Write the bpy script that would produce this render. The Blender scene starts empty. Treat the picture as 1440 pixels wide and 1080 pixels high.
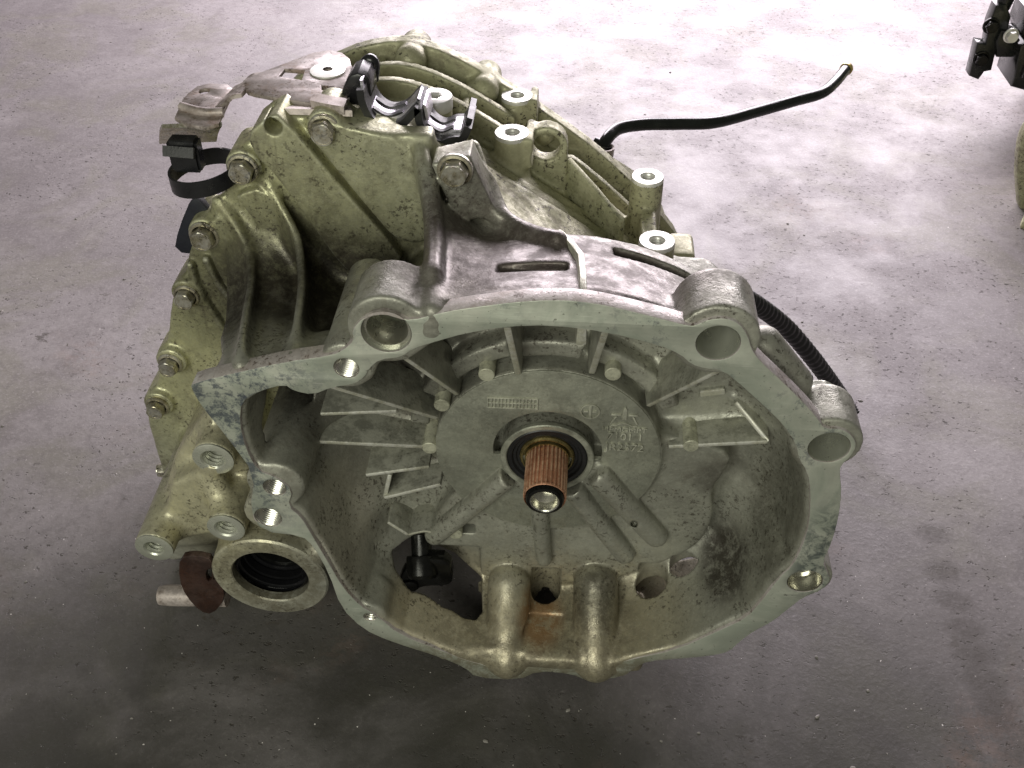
import bpy, bmesh, math, random
import numpy as np
from mathutils import Vector, Matrix

random.seed(7)
rng = np.random.default_rng(7)
sc = bpy.context.scene
col = sc.collection

# ------------------------------------------------------------------ camera
F = 1400.0                                   # focal length in pixels of the 1440x1080 photograph
PITCH, YAW = math.radians(42), math.radians(4)
fw = np.array([-math.sin(YAW) * math.cos(PITCH), math.cos(YAW) * math.cos(PITCH), -math.sin(PITCH)])
rt = np.array([math.cos(YAW), math.sin(YAW), 0.0])
up = np.cross(rt, fw)
CAM = np.array([0, 0, .25]) - (fw + rt * (785 - 720) / F - up * (700 - 540) / F) * .674
cam = bpy.data.cameras.new('camera')
cam_o = bpy.data.objects.new('camera', cam)
col.objects.link(cam_o)
cam_o.matrix_world = Matrix(((rt[0], up[0], -fw[0], CAM[0]), (rt[1], up[1], -fw[1], CAM[1]),
                             (rt[2], up[2], -fw[2], CAM[2]), (0, 0, 0, 1)))
cam.sensor_width = 36
cam.lens = 36 * F / 1440
cam.clip_start, cam.clip_end = .02, 60
sc.camera = cam_o
sc.render.resolution_x, sc.render.resolution_y = 1024, 768

# ------------------------------------------------------------------ light
w = bpy.data.worlds.new('World')
sc.world = w
w.use_nodes = True
w.node_tree.nodes['Background'].inputs[0].default_value = (.86, .85, .74, 1)
w.node_tree.nodes['Background'].inputs[1].default_value = .13


def area(name, loc, target, sx, sy, power, color):
    l = bpy.data.lights.new(name, 'AREA')
    l.shape = 'RECTANGLE'
    l.size, l.size_y = sx, sy
    l.energy = power
    l.color = color
    o = bpy.data.objects.new(name, l)
    col.objects.link(o)
    o.location = loc
    o.rotation_euler = (Vector(target) - Vector(loc)).to_track_quat('-Z', 'Y').to_euler()
    return o


area('doorway_light', (.25, 2.40, 1.0), (.05, .7, 0), 2.2, 1.3, 102, (1, .915, .98))
area('front_light', (-.5, -1.5, 1.15), (0, .05, .25), 1.3, .8, 23, (1, 1, .86))  # unseen soft light added behind the camera to brighten the front-facing faces

vs = sc.view_settings
vs.view_transform = 'Standard'
vs.look = 'None'
vs.exposure = 0
vs.gamma = 1
vs.use_curve_mapping = False


# ------------------------------------------------------------------ pixel helpers
def ray(u, v):
    return fw + rt * (u - 720) / F - up * (v - 540) / F


def P(u, v, x=None, y=None, z=None):
    r = ray(u, v)
    ax, val = (0, x) if x is not None else ((1, y) if y is not None else (2, z))
    return CAM + r * (val - CAM[ax]) / r[ax]


def XZ(pts, y):
    return [tuple(P(u, v, y=y)[[0, 2]]) for u, v in pts]


def XY(pts, z):
    return [tuple(P(u, v, z=z)[[0, 1]]) for u, v in pts]


def chaikin(poly, n=1):
    for _ in range(n):
        q = []
        for i in range(len(poly)):
            a, b = np.array(poly[i]), np.array(poly[(i + 1) % len(poly)])
            q += [tuple(.75 * a + .25 * b), tuple(.25 * a + .75 * b)]
        poly = q
    return poly


def crom(pts, n=8):
    pts = [np.array(p, float) for p in pts]
    pts = [2 * pts[0] - pts[1]] + pts + [2 * pts[-1] - pts[-2]]
    out = []
    for i in range(1, len(pts) - 2):
        p0, p1, p2, p3 = pts[i - 1:i + 3]
        for k in range(n):
            t = k / n
            out.append(.5 * (2 * p1 + (p2 - p0) * t + (2 * p0 - 5 * p1 + 4 * p2 - p3) * t * t
                             + (3 * p1 - p0 - 3 * p2 + p3) * t ** 3))
    out.append(pts[-2])
    return out


# ------------------------------------------------------------------ materials
class NT:
    def __init__(s, name):
        s.m = bpy.data.materials.new(name)
        s.m.use_nodes = True
        s.t = s.m.node_tree
        s.b = s.t.nodes['Principled BSDF']
        s.co = s.t.nodes.new('ShaderNodeTexCoord').outputs['Object']

    def n(s, kind, **kw):
        nd = s.t.nodes.new(kind)
        for k, v in kw.items():
            setattr(nd, k, v)
        return nd

    def link(s, a, b):
        s.t.links.new(a, b)

    def noise(s, scale, detail=4, rough=.6, dist=0, vec=None):
        nd = s.n('ShaderNodeTexNoise')
        nd.inputs['Scale'].default_value = scale
        nd.inputs['Detail'].default_value = detail
        nd.inputs['Roughness'].default_value = rough
        nd.inputs['Distortion'].default_value = dist
        s.link(vec or s.co, nd.inputs['Vector'])
        return nd.outputs['Fac']

    def ramp(s, f, a, b, lo=0., hi=1., smooth=True):
        nd = s.n('ShaderNodeMapRange')
        nd.interpolation_type = 'SMOOTHSTEP' if smooth else 'LINEAR'
        nd.inputs['From Min'].default_value = a
        nd.inputs['From Max'].default_value = b
        nd.inputs['To Min'].default_value = lo
        nd.inputs['To Max'].default_value = hi
        s.link(f, nd.inputs['Value'])
        return nd.outputs['Result']

    def math(s, op, a, b):
        nd = s.n('ShaderNodeMath', operation=op)
        for i, v in enumerate((a, b)):
            if hasattr(v, 'is_linked'):
                s.link(v, nd.inputs[i])
            else:
                nd.inputs[i].default_value = v
        return nd.outputs[0]

    def mix(s, f, a, b, mode='MIX'):
        nd = s.n('ShaderNodeMix', data_type='RGBA', blend_type=mode)
        if hasattr(f, 'is_linked'):
            s.link(f, nd.inputs[0])
        else:
            nd.inputs[0].default_value = f
        for i, v in ((6, a), (7, b)):
            if hasattr(v, 'is_linked'):
                s.link(v, nd.inputs[i])
            else:
                nd.inputs[i].default_value = (*v, 1)
        return nd.outputs[2]

    def blob(s, c, r, sharp=.35):
        """1 inside an ellipsoid at c with radii r, fading out over its rim"""
        mp = s.n('ShaderNodeMapping', vector_type='POINT')
        r = r if hasattr(r, '__len__') else (r, r, r)
        mp.inputs['Scale'].default_value = [1 / q for q in r]
        mp.inputs['Location'].default_value = [-c[i] / r[i] for i in range(3)]
        s.link(s.co, mp.inputs['Vector'])
        ln = s.n('ShaderNodeVectorMath', operation='LENGTH')
        s.link(mp.outputs[0], ln.inputs[0])
        return s.ramp(ln.outputs['Value'], 1 + sharp, 1 - sharp)

    def bump(s, f, strength, dist=.001, prev=None):
        nd = s.n('ShaderNodeBump')
        nd.inputs['Strength'].default_value = strength
        nd.inputs['Distance'].default_value = dist
        s.link(f, nd.inputs['Height'])
        if prev:
            s.link(prev, nd.inputs['Normal'])
        return nd.outputs[0]

    def out(s, color=None, rough=None, metal=None, normal=None):
        for v, k in ((color, 'Base Color'), (rough, 'Roughness'), (metal, 'Metallic'), (normal, 'Normal')):
            if v is None:
                continue
            if hasattr(v, 'is_linked'):
                s.link(v, s.b.inputs[k])
            elif k == 'Base Color':
                s.b.inputs[k].default_value = (*v, 1)
            else:
                s.b.inputs[k].default_value = v
        return s.m


def cast(name, a, b, grime=(.045, .035, .025), amount=.5, stains=(), metal=.45, rough=.44, grain=.5, tints=(), fine=.25):
    """sand-cast aluminium: two tones, fine cast skin, speckled oily dirt, stains of their own shape"""
    t = NT(name)
    c = t.mix(t.ramp(t.noise(14, 5, .6, .6), .38, .62), a, b)
    for tc, tr, tcol in tints:
        c = t.mix(t.blob(tc, tr, .5), c, tcol)
    c = t.mix(t.ramp(t.noise(190, 4, .75), .40, .62, 0, fine), c, tuple(q * .55 for q in a))
    c = t.mix(t.ramp(t.noise(420, 2, .6), .54, .66, 0, fine * .7), c, tuple(min(1, q * 1.5) for q in b))
    film = t.math('MULTIPLY', t.ramp(t.noise(48, 6, .8, .3), .46, .62), t.ramp(t.noise(9, 3), .40, .60))
    c = t.mix(t.math('MULTIPLY', film, amount * .8), c, tuple(q * 2.4 for q in grime))
    sp = t.math('MULTIPLY', t.ramp(t.noise(300, 3, .75), .54, .62), t.ramp(t.noise(20, 4, .7, .5), .42, .58))
    c = t.mix(t.math('MULTIPLY', sp, min(1, amount * 1.5)), c, grime)
    sp2 = t.math('MULTIPLY', t.ramp(t.noise(110, 4, .8), .60, .66), t.ramp(t.noise(13, 3, .7), .46, .58))
    c = t.mix(t.math('MULTIPLY', sp2, min(1, amount * 1.4)), c, grime)
    mpz = t.n('ShaderNodeMapping')
    mpz.inputs['Scale'].default_value = (120, 120, 11)
    t.link(t.co, mpz.inputs['Vector'])
    run = t.math('MULTIPLY', t.ramp(t.noise(1, 4, .7, .3, mpz.outputs[0]), .54, .66), t.ramp(t.noise(11, 3, .6), .50, .62))
    c = t.mix(t.math('MULTIPLY', run, amount * .5), c, tuple(q * 1.6 for q in grime))
    for sc_, sr, scol, sa, *lo in stains:
        m = t.math('MULTIPLY', t.blob(sc_, sr, .45), t.ramp(t.noise(85, 6, .85, .2), .38, .56, lo[0] if lo else .5, 1))
        c = t.mix(t.math('MULTIPLY', m, sa), c, scol)
    wear = t.math('MULTIPLY', t.ramp(t.n('ShaderNodeNewGeometry').outputs['Pointiness'], .52, .60), t.ramp(t.noise(60, 4, .8), .40, .58))
    c = t.mix(t.math('MULTIPLY', wear, .55), c, tuple(min(.8, q * 1.7 + .06) for q in b))
    r = t.ramp(t.noise(60, 4, .7), .35, .65, rough - .12, rough + .18)
    bp = t.bump(t.noise(1100, 2, .6), .45 * grain, .0006)
    bp = t.bump(t.noise(330, 3, .65), .55 * grain, .0010, bp)
    bp = t.bump(t.noise(70, 3, .5), .25 * grain, .0020, bp)
    return t.out(c, r, metal, bp)


def plain(name, color, rough=.5, metal=0., noise_amt=.25, scale=120, bump=.1):
    t = NT(name)
    c = t.mix(t.ramp(t.noise(scale, 4, .7), .35, .7), color, tuple(q * (1 - noise_amt) for q in color))
    r = t.ramp(t.noise(scale * .7, 4), .3, .7, max(.03, rough - .08), rough + .1)
    return t.out(c, r, metal, t.bump(t.noise(scale * 5, 2), bump, .0005))


M = {}


# ------------------------------------------------------------------ object helpers
def smooth(me, on=True):
    me.polygons.foreach_set('use_smooth', [on] * len(me.polygons))


def put(name, me, m=None, parent=None, label=None):
    o = bpy.data.objects.new(name, me)
    col.objects.link(o)
    if m is not None and me is not None:
        me.materials.clear()
        me.materials.append(M[m] if isinstance(m, str) else m)
    if parent is not None:
        o.parent = parent
    if label:
        o['label'] = label
    return o


def from_bm(bm, name, sm=True, angle=35):
    bmesh.ops.recalc_face_normals(bm, faces=bm.faces)
    if sm:
        for f in bm.faces:
            f.smooth = True
        for e in bm.edges:
            if len(e.link_faces) == 2 and e.calc_face_angle(0) > math.radians(angle):
                e.smooth = False
    me = bpy.data.meshes.new(name)
    bm.to_mesh(me)
    bm.free()
    return me


def prism(poly, holes, d0, d1, bevel=0., plane='xz', res=1):
    """a flat plate with holes between two depths, edges rounded by bevel"""
    cu = bpy.data.curves.new('tmp', 'CURVE')
    cu.dimensions = '2D'
    cu.fill_mode = 'BOTH'
    for pl in [poly] + list(holes):
        s = cu.splines.new('POLY')
        s.points.add(len(pl) - 1)
        s.points.foreach_set('co', [q for p in pl for q in (p[0], p[1], 0, 1)])
        s.use_cyclic_u = True
    t = abs(d1 - d0)
    cu.extrude = max(t / 2 - bevel, 0)
    cu.bevel_depth = bevel
    cu.bevel_resolution = res
    cu.offset = -bevel
    o = bpy.data.objects.new('tmp', cu)
    col.objects.link(o)
    me = bpy.data.meshes.new_from_object(o.evaluated_get(bpy.context.evaluated_depsgraph_get()))
    bpy.data.objects.remove(o)
    bpy.data.curves.remove(cu)
    mid = (d0 + d1) / 2
    mt = {'xz': Matrix(((1, 0, 0, 0), (0, 0, -1, mid), (0, 1, 0, 0), (0, 0, 0, 1))),
          'xy': Matrix(((1, 0, 0, 0), (0, 1, 0, 0), (0, 0, 1, mid), (0, 0, 0, 1))),
          'yz': Matrix(((0, 0, 1, mid), (1, 0, 0, 0), (0, 1, 0, 0), (0, 0, 0, 1)))}[plane]
    me.transform(mt)
    bm = bmesh.new()
    bm.from_mesh(me)
    bpy.data.meshes.remove(me)
    bmesh.ops.remove_doubles(bm, verts=bm.verts, dist=1e-6)
    return from_bm(bm, 'plate', True, 30)


def circ(c, r, n=28, sx=1.):
    return [(c[0] + r * sx * math.cos(2 * math.pi * k / n), c[1] + r * math.sin(2 * math.pi * k / n)) for k in range(n)]


def frame(d):
    d = Vector(d).normalized()
    a = Vector((0, 0, 1)) if abs(d.z) < .9 else Vector((1, 0, 0))
    u = d.cross(a).normalized()
    return u, d.cross(u).normalized(), d


def lathe(profile, origin, direction, seg=32, name='turned', sm=True, angle=30, close=True):
    """profile of (radius, distance along direction)"""
    u, v, d = frame(direction)
    o = Vector(origin)
    bm = bmesh.new()
    rings = []
    for r, t in profile:
        if r < 1e-7:
            rings.append([bm.verts.new(o + d * t)])
        else:
            rings.append([bm.verts.new(o + d * t + u * (r * math.cos(2 * math.pi * k / seg)) + v * (r * math.sin(2 * math.pi * k / seg))) for k in range(seg)])
    for a, b in zip(rings, rings[1:]):
        for k in range(seg):
            k2 = (k + 1) % seg
            if len(a) == 1 and len(b) == 1:
                continue
            if len(a) == 1:
                bm.faces.new((a[0], b[k], b[k2]))
            elif len(b) == 1:
                bm.faces.new((a[k], b[0], a[k2]))
            else:
                bm.faces.new((a[k], b[k], b[k2], a[k2]))
    return from_bm(bm, name, sm, angle)


def sweep(path, radius, seg=12, name='tube', n=8, caps=True):
    """round tube through points; radius a number, a list or a function of 0..1"""
    pts = [Vector(p) for p in (crom(path, n) if n else path)]
    bm = bmesh.new()
    rings = []
    t0 = (pts[1] - pts[0]).normalized()
    u = t0.cross(Vector((0, 0, 1)) if abs(t0.z) < .9 else Vector((1, 0, 0))).normalized()
    for i, p in enumerate(pts):
        t = (pts[min(i + 1, len(pts) - 1)] - pts[max(i - 1, 0)]).normalized()
        u = (u - t * u.dot(t)).normalized()
        v = t.cross(u)
        s = i / (len(pts) - 1)
        r = radius(s) if callable(radius) else (radius[i] if hasattr(radius, '__len__') else radius)
        rings.append([bm.verts.new(p + u * (r * math.cos(2 * math.pi * k / seg)) + v * (r * math.sin(2 * math.pi * k / seg))) for k in range(seg)])
    for a, b in zip(rings, rings[1:]):
        for k in range(seg):
            bm.faces.new((a[k], a[(k + 1) % seg], b[(k + 1) % seg], b[k]))
    if caps:
        bm.faces.new(rings[0][::-1])
        bm.faces.new(rings[-1])
    return from_bm(bm, name, True, 50)


def web(edge, drop, thick, name='rib', bevel=.0012, across=None):
    """a thin rib: a 3-D edge line, extruded by `drop` and given thickness"""
    e = [Vector(p) for p in edge]
    dr = Vector(drop)
    bm = bmesh.new()
    A, B = [], []
    for i, p in enumerate(e):
        t = (e[min(i + 1, len(e) - 1)] - e[max(i - 1, 0)]).normalized()
        nrm = Vector(across) if across else t.cross(dr).normalized()
        for L, s in ((A, 1), (B, -1)):
            L.append((bm.verts.new(p + nrm * (s * thick / 2)), bm.verts.new(p + dr + nrm * (s * thick * .8))))
    for i in range(len(e) - 1):
        bm.faces.new((A[i][0], A[i + 1][0], A[i + 1][1], A[i][1]))
        bm.faces.new((B[i][0], B[i][1], B[i + 1][1], B[i + 1][0]))
        bm.faces.new((A[i][0], B[i][0], B[i + 1][0], A[i + 1][0]))
        bm.faces.new((A[i][1], A[i + 1][1], B[i + 1][1], B[i][1]))
    for i in (0, -1):
        bm.faces.new((A[i][0], A[i][1], B[i][1], B[i][0]))
    bmesh.ops.recalc_face_normals(bm, faces=bm.faces)
    if bevel:
        bmesh.ops.bevel(bm, geom=[x for x in bm.edges if x.calc_face_angle(0) > .6], offset=bevel, segments=2, affect='EDGES', profile=.5)
    return from_bm(bm, name, True, 40)


def strip(path, width_vec, thick, name='strip', n=6):
    """bent sheet metal: a line swept along width_vec"""
    pts = [Vector(p) for p in (crom(path, n) if n else path)]
    wv = Vector(width_vec)
    bm = bmesh.new()
    rows = []
    for i, p in enumerate(pts):
        t = (pts[min(i + 1, len(pts) - 1)] - pts[max(i - 1, 0)]).normalized()
        nn = t.cross(wv).normalized() * (thick / 2)
        rows.append([bm.verts.new(q) for q in (p - wv / 2 - nn, p + wv / 2 - nn, p + wv / 2 + nn, p - wv / 2 + nn)])
    for a, b in zip(rows, rows[1:]):
        for k in range(4):
            bm.faces.new((a[k], a[(k + 1) % 4], b[(k + 1) % 4], b[k]))
    bm.faces.new(rows[0][::-1])
    bm.faces.new(rows[-1])
    return from_bm(bm, name, True, 40)


# ------------------------------------------------------------------ signed-distance castings
class Vol:
    def __init__(s, lo, hi, h):
        s.lo, s.h = np.array(lo, float), h
        s.n = np.ceil((np.array(hi) - s.lo) / h).astype(int) + 1
        s.a = np.full(s.n, .03, np.float32)
        s.ax = [(s.lo[i] + h * np.arange(s.n[i])).astype(np.float32) for i in range(3)]

    def _win(s, bb, pad):
        sl = []
        for i in range(3):
            a = int(max(0, math.floor((bb[0][i] - pad - s.lo[i]) / s.h)))
            b = int(min(s.n[i], math.ceil((bb[1][i] + pad - s.lo[i]) / s.h) + 1))
            sl.append(slice(a, max(a, b)))
        return tuple(sl)

    def op(s, shape, k=.003, cut=False):
        f, bb = shape
        sl = s._win(bb, max(3 * s.h, k + s.h))
        x, y, z = [s.ax[i][sl[i]] for i in range(3)]
        if 0 in (len(x), len(y), len(z)):
            return
        d = f(x[:, None, None], y[None, :, None], z[None, None, :]).astype(np.float32)
        a = s.a[sl]
        if cut:
            d = -d
            if k > 0:
                hh = np.clip(.5 - .5 * (d - a) / k, 0, 1)
                s.a[sl] = d + (a - d) * hh + k * hh * (1 - hh)
            else:
                s.a[sl] = np.maximum(a, d)
        else:
            if k > 0:
                hh = np.clip(.5 + .5 * (d - a) / k, 0, 1)
                s.a[sl] = d + (a - d) * hh - k * hh * (1 - hh)
            else:
                s.a[sl] = np.minimum(a, d)

    def add(s, shape, k=.003):
        s.op(shape, k)

    def cut(s, shape, k=.0015):
        s.op(shape, k, True)

    def mesh(s, name):
        a = s.a
        for i in range(3):                      # closed at the volume's faces
            sl = [slice(None)] * 3
            for e in (0, -1):
                sl[i] = e
                a[tuple(sl)] = np.maximum(a[tuple(sl)], 1e-4)
        ins = a < 0
        nx, ny, nz = a.shape
        cnt = np.zeros((nx - 1, ny - 1, nz - 1), np.uint8)
        for i in (0, 1):
            for j in (0, 1):
                for k in (0, 1):
                    cnt += ins[i:nx - 1 + i, j:ny - 1 + j, k:nz - 1 + k]
        act = (cnt > 0) & (cnt < 8)
        idx = np.argwhere(act)
        ids = np.full(act.shape, -1, np.int32)
        ids[act] = np.arange(len(idx), dtype=np.int32)
        acc = np.zeros((len(idx), 3))
        num = np.zeros(len(idx))
        cor = [(i, j, k) for i in (0, 1) for j in (0, 1) for k in (0, 1)]
        val = {c: a[idx[:, 0] + c[0], idx[:, 1] + c[1], idx[:, 2] + c[2]] for c in cor}
        for c in cor:
            for ax in range(3):
                if c[ax]:
                    continue
                c2 = tuple(1 if q == ax else c[q] for q in range(3))
                va, vb = val[c], val[c2]
                m = (va < 0) != (vb < 0)
                t = va[m] / (va[m] - vb[m])
                p = np.repeat(np.array([c], float), len(t), 0)
                p[:, ax] += t
                acc[m] += p
                num[m] += 1
        co = (idx + acc / num[:, None]) * s.h + s.lo
        quads = []
        for ax in range(3):
            o1, o2 = [q for q in range(3) if q != ax]
            sa = [slice(1, -1)] * 3
            sb = [slice(1, -1)] * 3
            sa[ax], sb[ax] = slice(0, -1), slice(1, None)
            A, B = ins[tuple(sa)], ins[tuple(sb)]
            e = np.argwhere(A != B)
            flip = A[e[:, 0], e[:, 1], e[:, 2]]
            base = e.copy()
            base[:, o1] += 1
            base[:, o2] += 1
            q = []
            for da, db in ((-1, -1), (0, -1), (0, 0), (-1, 0)):
                cc = base.copy()
                cc[:, o1] += da
                cc[:, o2] += db
                q.append(ids[cc[:, 0], cc[:, 1], cc[:, 2]])
            q = np.stack(q, 1)
            if ax == 1:
                flip = ~flip
            q[~flip] = q[~flip][:, ::-1]
            quads.append(q)
        q = np.concatenate(quads)
        q = q[(q >= 0).all(1)]
        me = bpy.data.meshes.new(name)
        me.vertices.add(len(co))
        me.vertices.foreach_set('co', co.astype(np.float32).ravel())
        me.loops.add(q.size)
        me.loops.foreach_set('vertex_index', q.ravel().astype(np.int32))
        me.polygons.add(len(q))
        me.polygons.foreach_set('loop_start', np.arange(0, q.size, 4, dtype=np.int32))
        me.update(calc_edges=True)
        me.polygons.foreach_set('use_smooth', np.ones(len(q), bool))
        return me


def ext_comb(d2, dy, r):
    d2, dy = d2 + r, dy + r
    return np.minimum(np.maximum(d2, dy), 0) + np.sqrt(np.maximum(d2, 0) ** 2 + np.maximum(dy, 0) ** 2) - r


def poly2d(poly, X, Y):
    """signed distance to a polygon on an open grid"""
    p = np.array(poly, np.float32)
    X, Y = np.broadcast_arrays(X, Y)
    d = np.full(X.shape, 1e9, np.float32)
    ins = np.zeros(X.shape, bool)
    for i in range(len(p)):
        a, b = p[i], p[(i + 1) % len(p)]
        e = b - a
        wx, wy = X - a[0], Y - a[1]
        t = np.clip((wx * e[0] + wy * e[1]) / max(float(e @ e), 1e-12), 0, 1)
        d = np.minimum(d, (wx - e[0] * t) ** 2 + (wy - e[1] * t) ** 2)
        cnd = (a[1] <= Y) != (b[1] <= Y)
        if abs(e[1]) > 1e-12:
            ins ^= cnd & (wx < e[0] * wy / e[1])
    d = np.sqrt(d)
    return np.where(ins, -d, d)


def s_polyy(poly, y0, y1, r=.001, taper=None):
    """polygon in x,z run along y; taper(y) is added to the outline distance"""
    p = np.array(poly)
    ym, hy = (y0 + y1) / 2, (y1 - y0) / 2

    def f(x, y, z):
        d2 = poly2d(poly, x[:, 0, :], z[0, 0, :][None, :])[:, None, :]
        if taper is not None:
            d2 = d2 + taper(y)
        return ext_comb(d2, np.abs(y - ym) - hy, r)
    return f, ((p[:, 0].min(), y0, p[:, 1].min()), (p[:, 0].max(), y1, p[:, 1].max()))


def s_polyz(poly, z0, z1, r=.001):
    p = np.array(poly)
    zm, hz = (z0 + z1) / 2, (z1 - z0) / 2

    def f(x, y, z):
        d2 = poly2d(poly, x[:, :, 0], y[0, :, 0][None, :])[:, :, None]
        return ext_comb(d2, np.abs(z - zm) - hz, r)
    return f, ((p[:, 0].min(), p[:, 1].min(), z0), (p[:, 0].max(), p[:, 1].max(), z1))


def s_cap(a, b, r0, r1=None):
    a, b = np.array(a, float), np.array(b, float)
    r1 = r0 if r1 is None else r1
    R = max(r0, r1)

    def f(x, y, z):
        e = b - a
        t = np.clip(((x - a[0]) * e[0] + (y - a[1]) * e[1] + (z - a[2]) * e[2]) / (e @ e), 0, 1)
        return np.sqrt((x - a[0] - e[0] * t) ** 2 + (y - a[1] - e[1] * t) ** 2 + (z - a[2] - e[2] * t) ** 2) - (r0 + (r1 - r0) * t)
    return f, (np.minimum(a, b) - R, np.maximum(a, b) + R)


def s_line(pts, r, drops=(0,)):
    pts = [np.array(p, float) for p in pts]
    segs = [s_cap(a - np.array([0, 0, d]), b - np.array([0, 0, d]), r) for d in drops for a, b in zip(pts, pts[1:])]

    def f(x, y, z):
        d = segs[0][0](x, y, z)
        for g in segs[1:]:
            d = np.minimum(d, g[0](x, y, z))
        return d
    return f, (np.min([g[1][0] for g in segs], 0), np.max([g[1][1] for g in segs], 0))


def s_cyl(a, b, r, rd=.001, r1=None):
    a, b = np.array(a, float), np.array(b, float)
    L = np.linalg.norm(b - a)
    e = (b - a) / L
    r1 = r if r1 is None else r1
    R = max(r, r1)

    def f(x, y, z):
        t = (x - a[0]) * e[0] + (y - a[1]) * e[1] + (z - a[2]) * e[2]
        q = np.sqrt(np.maximum((x - a[0]) ** 2 + (y - a[1]) ** 2 + (z - a[2]) ** 2 - t * t, 0))
        return ext_comb(q - (r + (r1 - r) * np.clip(t / L, 0, 1)), np.abs(t - L / 2) - L / 2, rd)
    return f, (np.minimum(a, b) - R, np.maximum(a, b) + R)


def s_box(c, hs, r=.002, rotz=0., roty=0.):
    c = np.array(c, float)
    m = (Matrix.Rotation(rotz, 3, 'Z') @ Matrix.Rotation(roty, 3, 'Y')).transposed()
    m = np.array(m)
    R = float(np.linalg.norm(hs))

    def f(x, y, z):
        X, Y, Z = x - c[0], y - c[1], z - c[2]
        q = [np.abs(m[i, 0] * X + m[i, 1] * Y + m[i, 2] * Z) - hs[i] + r for i in range(3)]
        return np.minimum(np.maximum(np.maximum(q[0], q[1]), q[2]), 0) + np.sqrt(sum(np.maximum(v, 0) ** 2 for v in q)) - r
    return f, (c - R, c + R)


def s_height(ctrl, poly, thick, slope=.7):
    """solid under a thin-plate surface z=h(x,y) through control points, over a plan polygon"""
    c = np.array(ctrl, float)
    n = len(c)
    s = 10.
    d = np.linalg.norm((c[:, None, :2] - c[None, :, :2]) * s, axis=2)
    K = np.where(d > 0, d * d * np.log(np.maximum(d, 1e-9)), 0) + np.eye(n) * 1e-4
    A = np.zeros((n + 3, n + 3))
    A[:n, :n] = K
    A[:n, n] = 1
    A[:n, n + 1:] = c[:, :2] * s
    A[n:, :n] = A[:n, n:].T
    wgt = np.linalg.solve(A, np.concatenate([c[:, 2], np.zeros(3)]))

    def hfun(X, Y):
        hgt = wgt[n] + wgt[n + 1] * X * s + wgt[n + 2] * Y * s
        for i in range(n):
            r2 = ((X - c[i, 0]) ** 2 + (Y - c[i, 1]) ** 2) * s * s
            hgt = hgt + wgt[i] * .5 * r2 * np.log(np.maximum(r2, 1e-12))
        return hgt

    def f(x, y, z):
        X, Y = x[:, :, 0], y[0, :, 0][None, :]
        hgt = hfun(X, Y)[:, :, None]
        d2 = poly2d(poly, X, Y)[:, :, None]
        dz = np.maximum((z - hgt), hgt - thick - z) * slope
        return ext_comb(d2, dz, .003)
    p = np.array(poly)
    return f, ((p[:, 0].min(), p[:, 1].min(), c[:, 2].min() - thick - .01), (p[:, 0].max(), p[:, 1].max(), c[:, 2].max() + .01))


# ------------------------------------------------------------------ key dimensions
FLOOR = .011                                # floor level
AX, AZ = -.0095, .228                      # input shaft axis, along -y
Y_DISC, Y_PLATE, Y_BACK = .061, .150, .086
axis = lambda y: Vector((AX, y, AZ))

OUT = XZ([(268, 546), (270, 539), (333, 524), (400, 509), (467, 500), (486, 490), (497, 479), (495, 466), (503, 453), (519, 443), (541, 440),
          (560, 446), (577, 451), (620, 440), (652, 434), (731, 424), (780, 422), (817, 424), (860, 431), (921, 446), (966, 458), (978, 458),
          (994, 450), (1019, 447), (1040, 455), (1052, 472), (1057, 491), (1068, 507), (1104, 540), (1135, 571), (1152, 591), (1159, 603),
          (1184, 603), (1200, 614), (1205, 628), (1197, 642), (1183, 655), (1181, 666), (1184, 690), (1180, 727), (1170, 764), (1157, 790),
          (1164, 805), (1168, 816), (1158, 829), (1129, 841), (1111, 855), (1086, 875), (1062, 887), (1040, 903), (1026, 917), (998, 923),
          (952, 927), (912, 930), (892, 940), (876, 953), (824, 957), (803, 948), (757, 944), (729, 957), (668, 953), (655, 940), (620, 925),
          (547, 902), (510, 885), (479, 855), (462, 806), (440, 768), (424, 754), (369, 748), (351, 719), (358, 668), (318, 614), (284, 573)], 0)
INN = XZ([(580, 491), (620, 479), (652, 470), (710, 460), (774, 458), (850, 467), (927, 486), (957, 499), (972, 513), (991, 519), (1016, 521),
          (1043, 543), (1074, 571), (1101, 597), (1119, 624), (1123, 645), (1135, 664), (1140, 690), (1138, 736), (1129, 767), (1115, 796),
          (1095, 813), (1074, 842), (1049, 870), (1013, 886), (952, 914), (880, 929), (868, 934), (861, 946), (816, 948), (807, 934), (780, 932), (745, 932), (737, 946), (692, 945), (684, 936), (655, 929), (620, 915), (562, 893),
          (530, 866), (506, 852), (482, 826), (464, 795), (436, 748), (424, 728), (405, 712), (412, 690), (390, 672), (362, 662), (346, 632), (337, 595), (340, 565),
          (363, 551), (400, 541), (412, 550), (440, 556), (467, 545), (498, 541), (513, 531), (519, 519), (534, 506), (565, 503)], 0)
HOLES = [((543, 468), .0150), ((487, 518), .0078), ((1010, 483), .0128), ((1166, 630), .0130), ((1132, 818), .0125),
         ((520, 868), .0050), ((386, 686), .0080), ((377, 728), .0098)]
HC = [(tuple(P(*c, y=0)[[0, 2]]), r) for c, r in HOLES]

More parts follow.
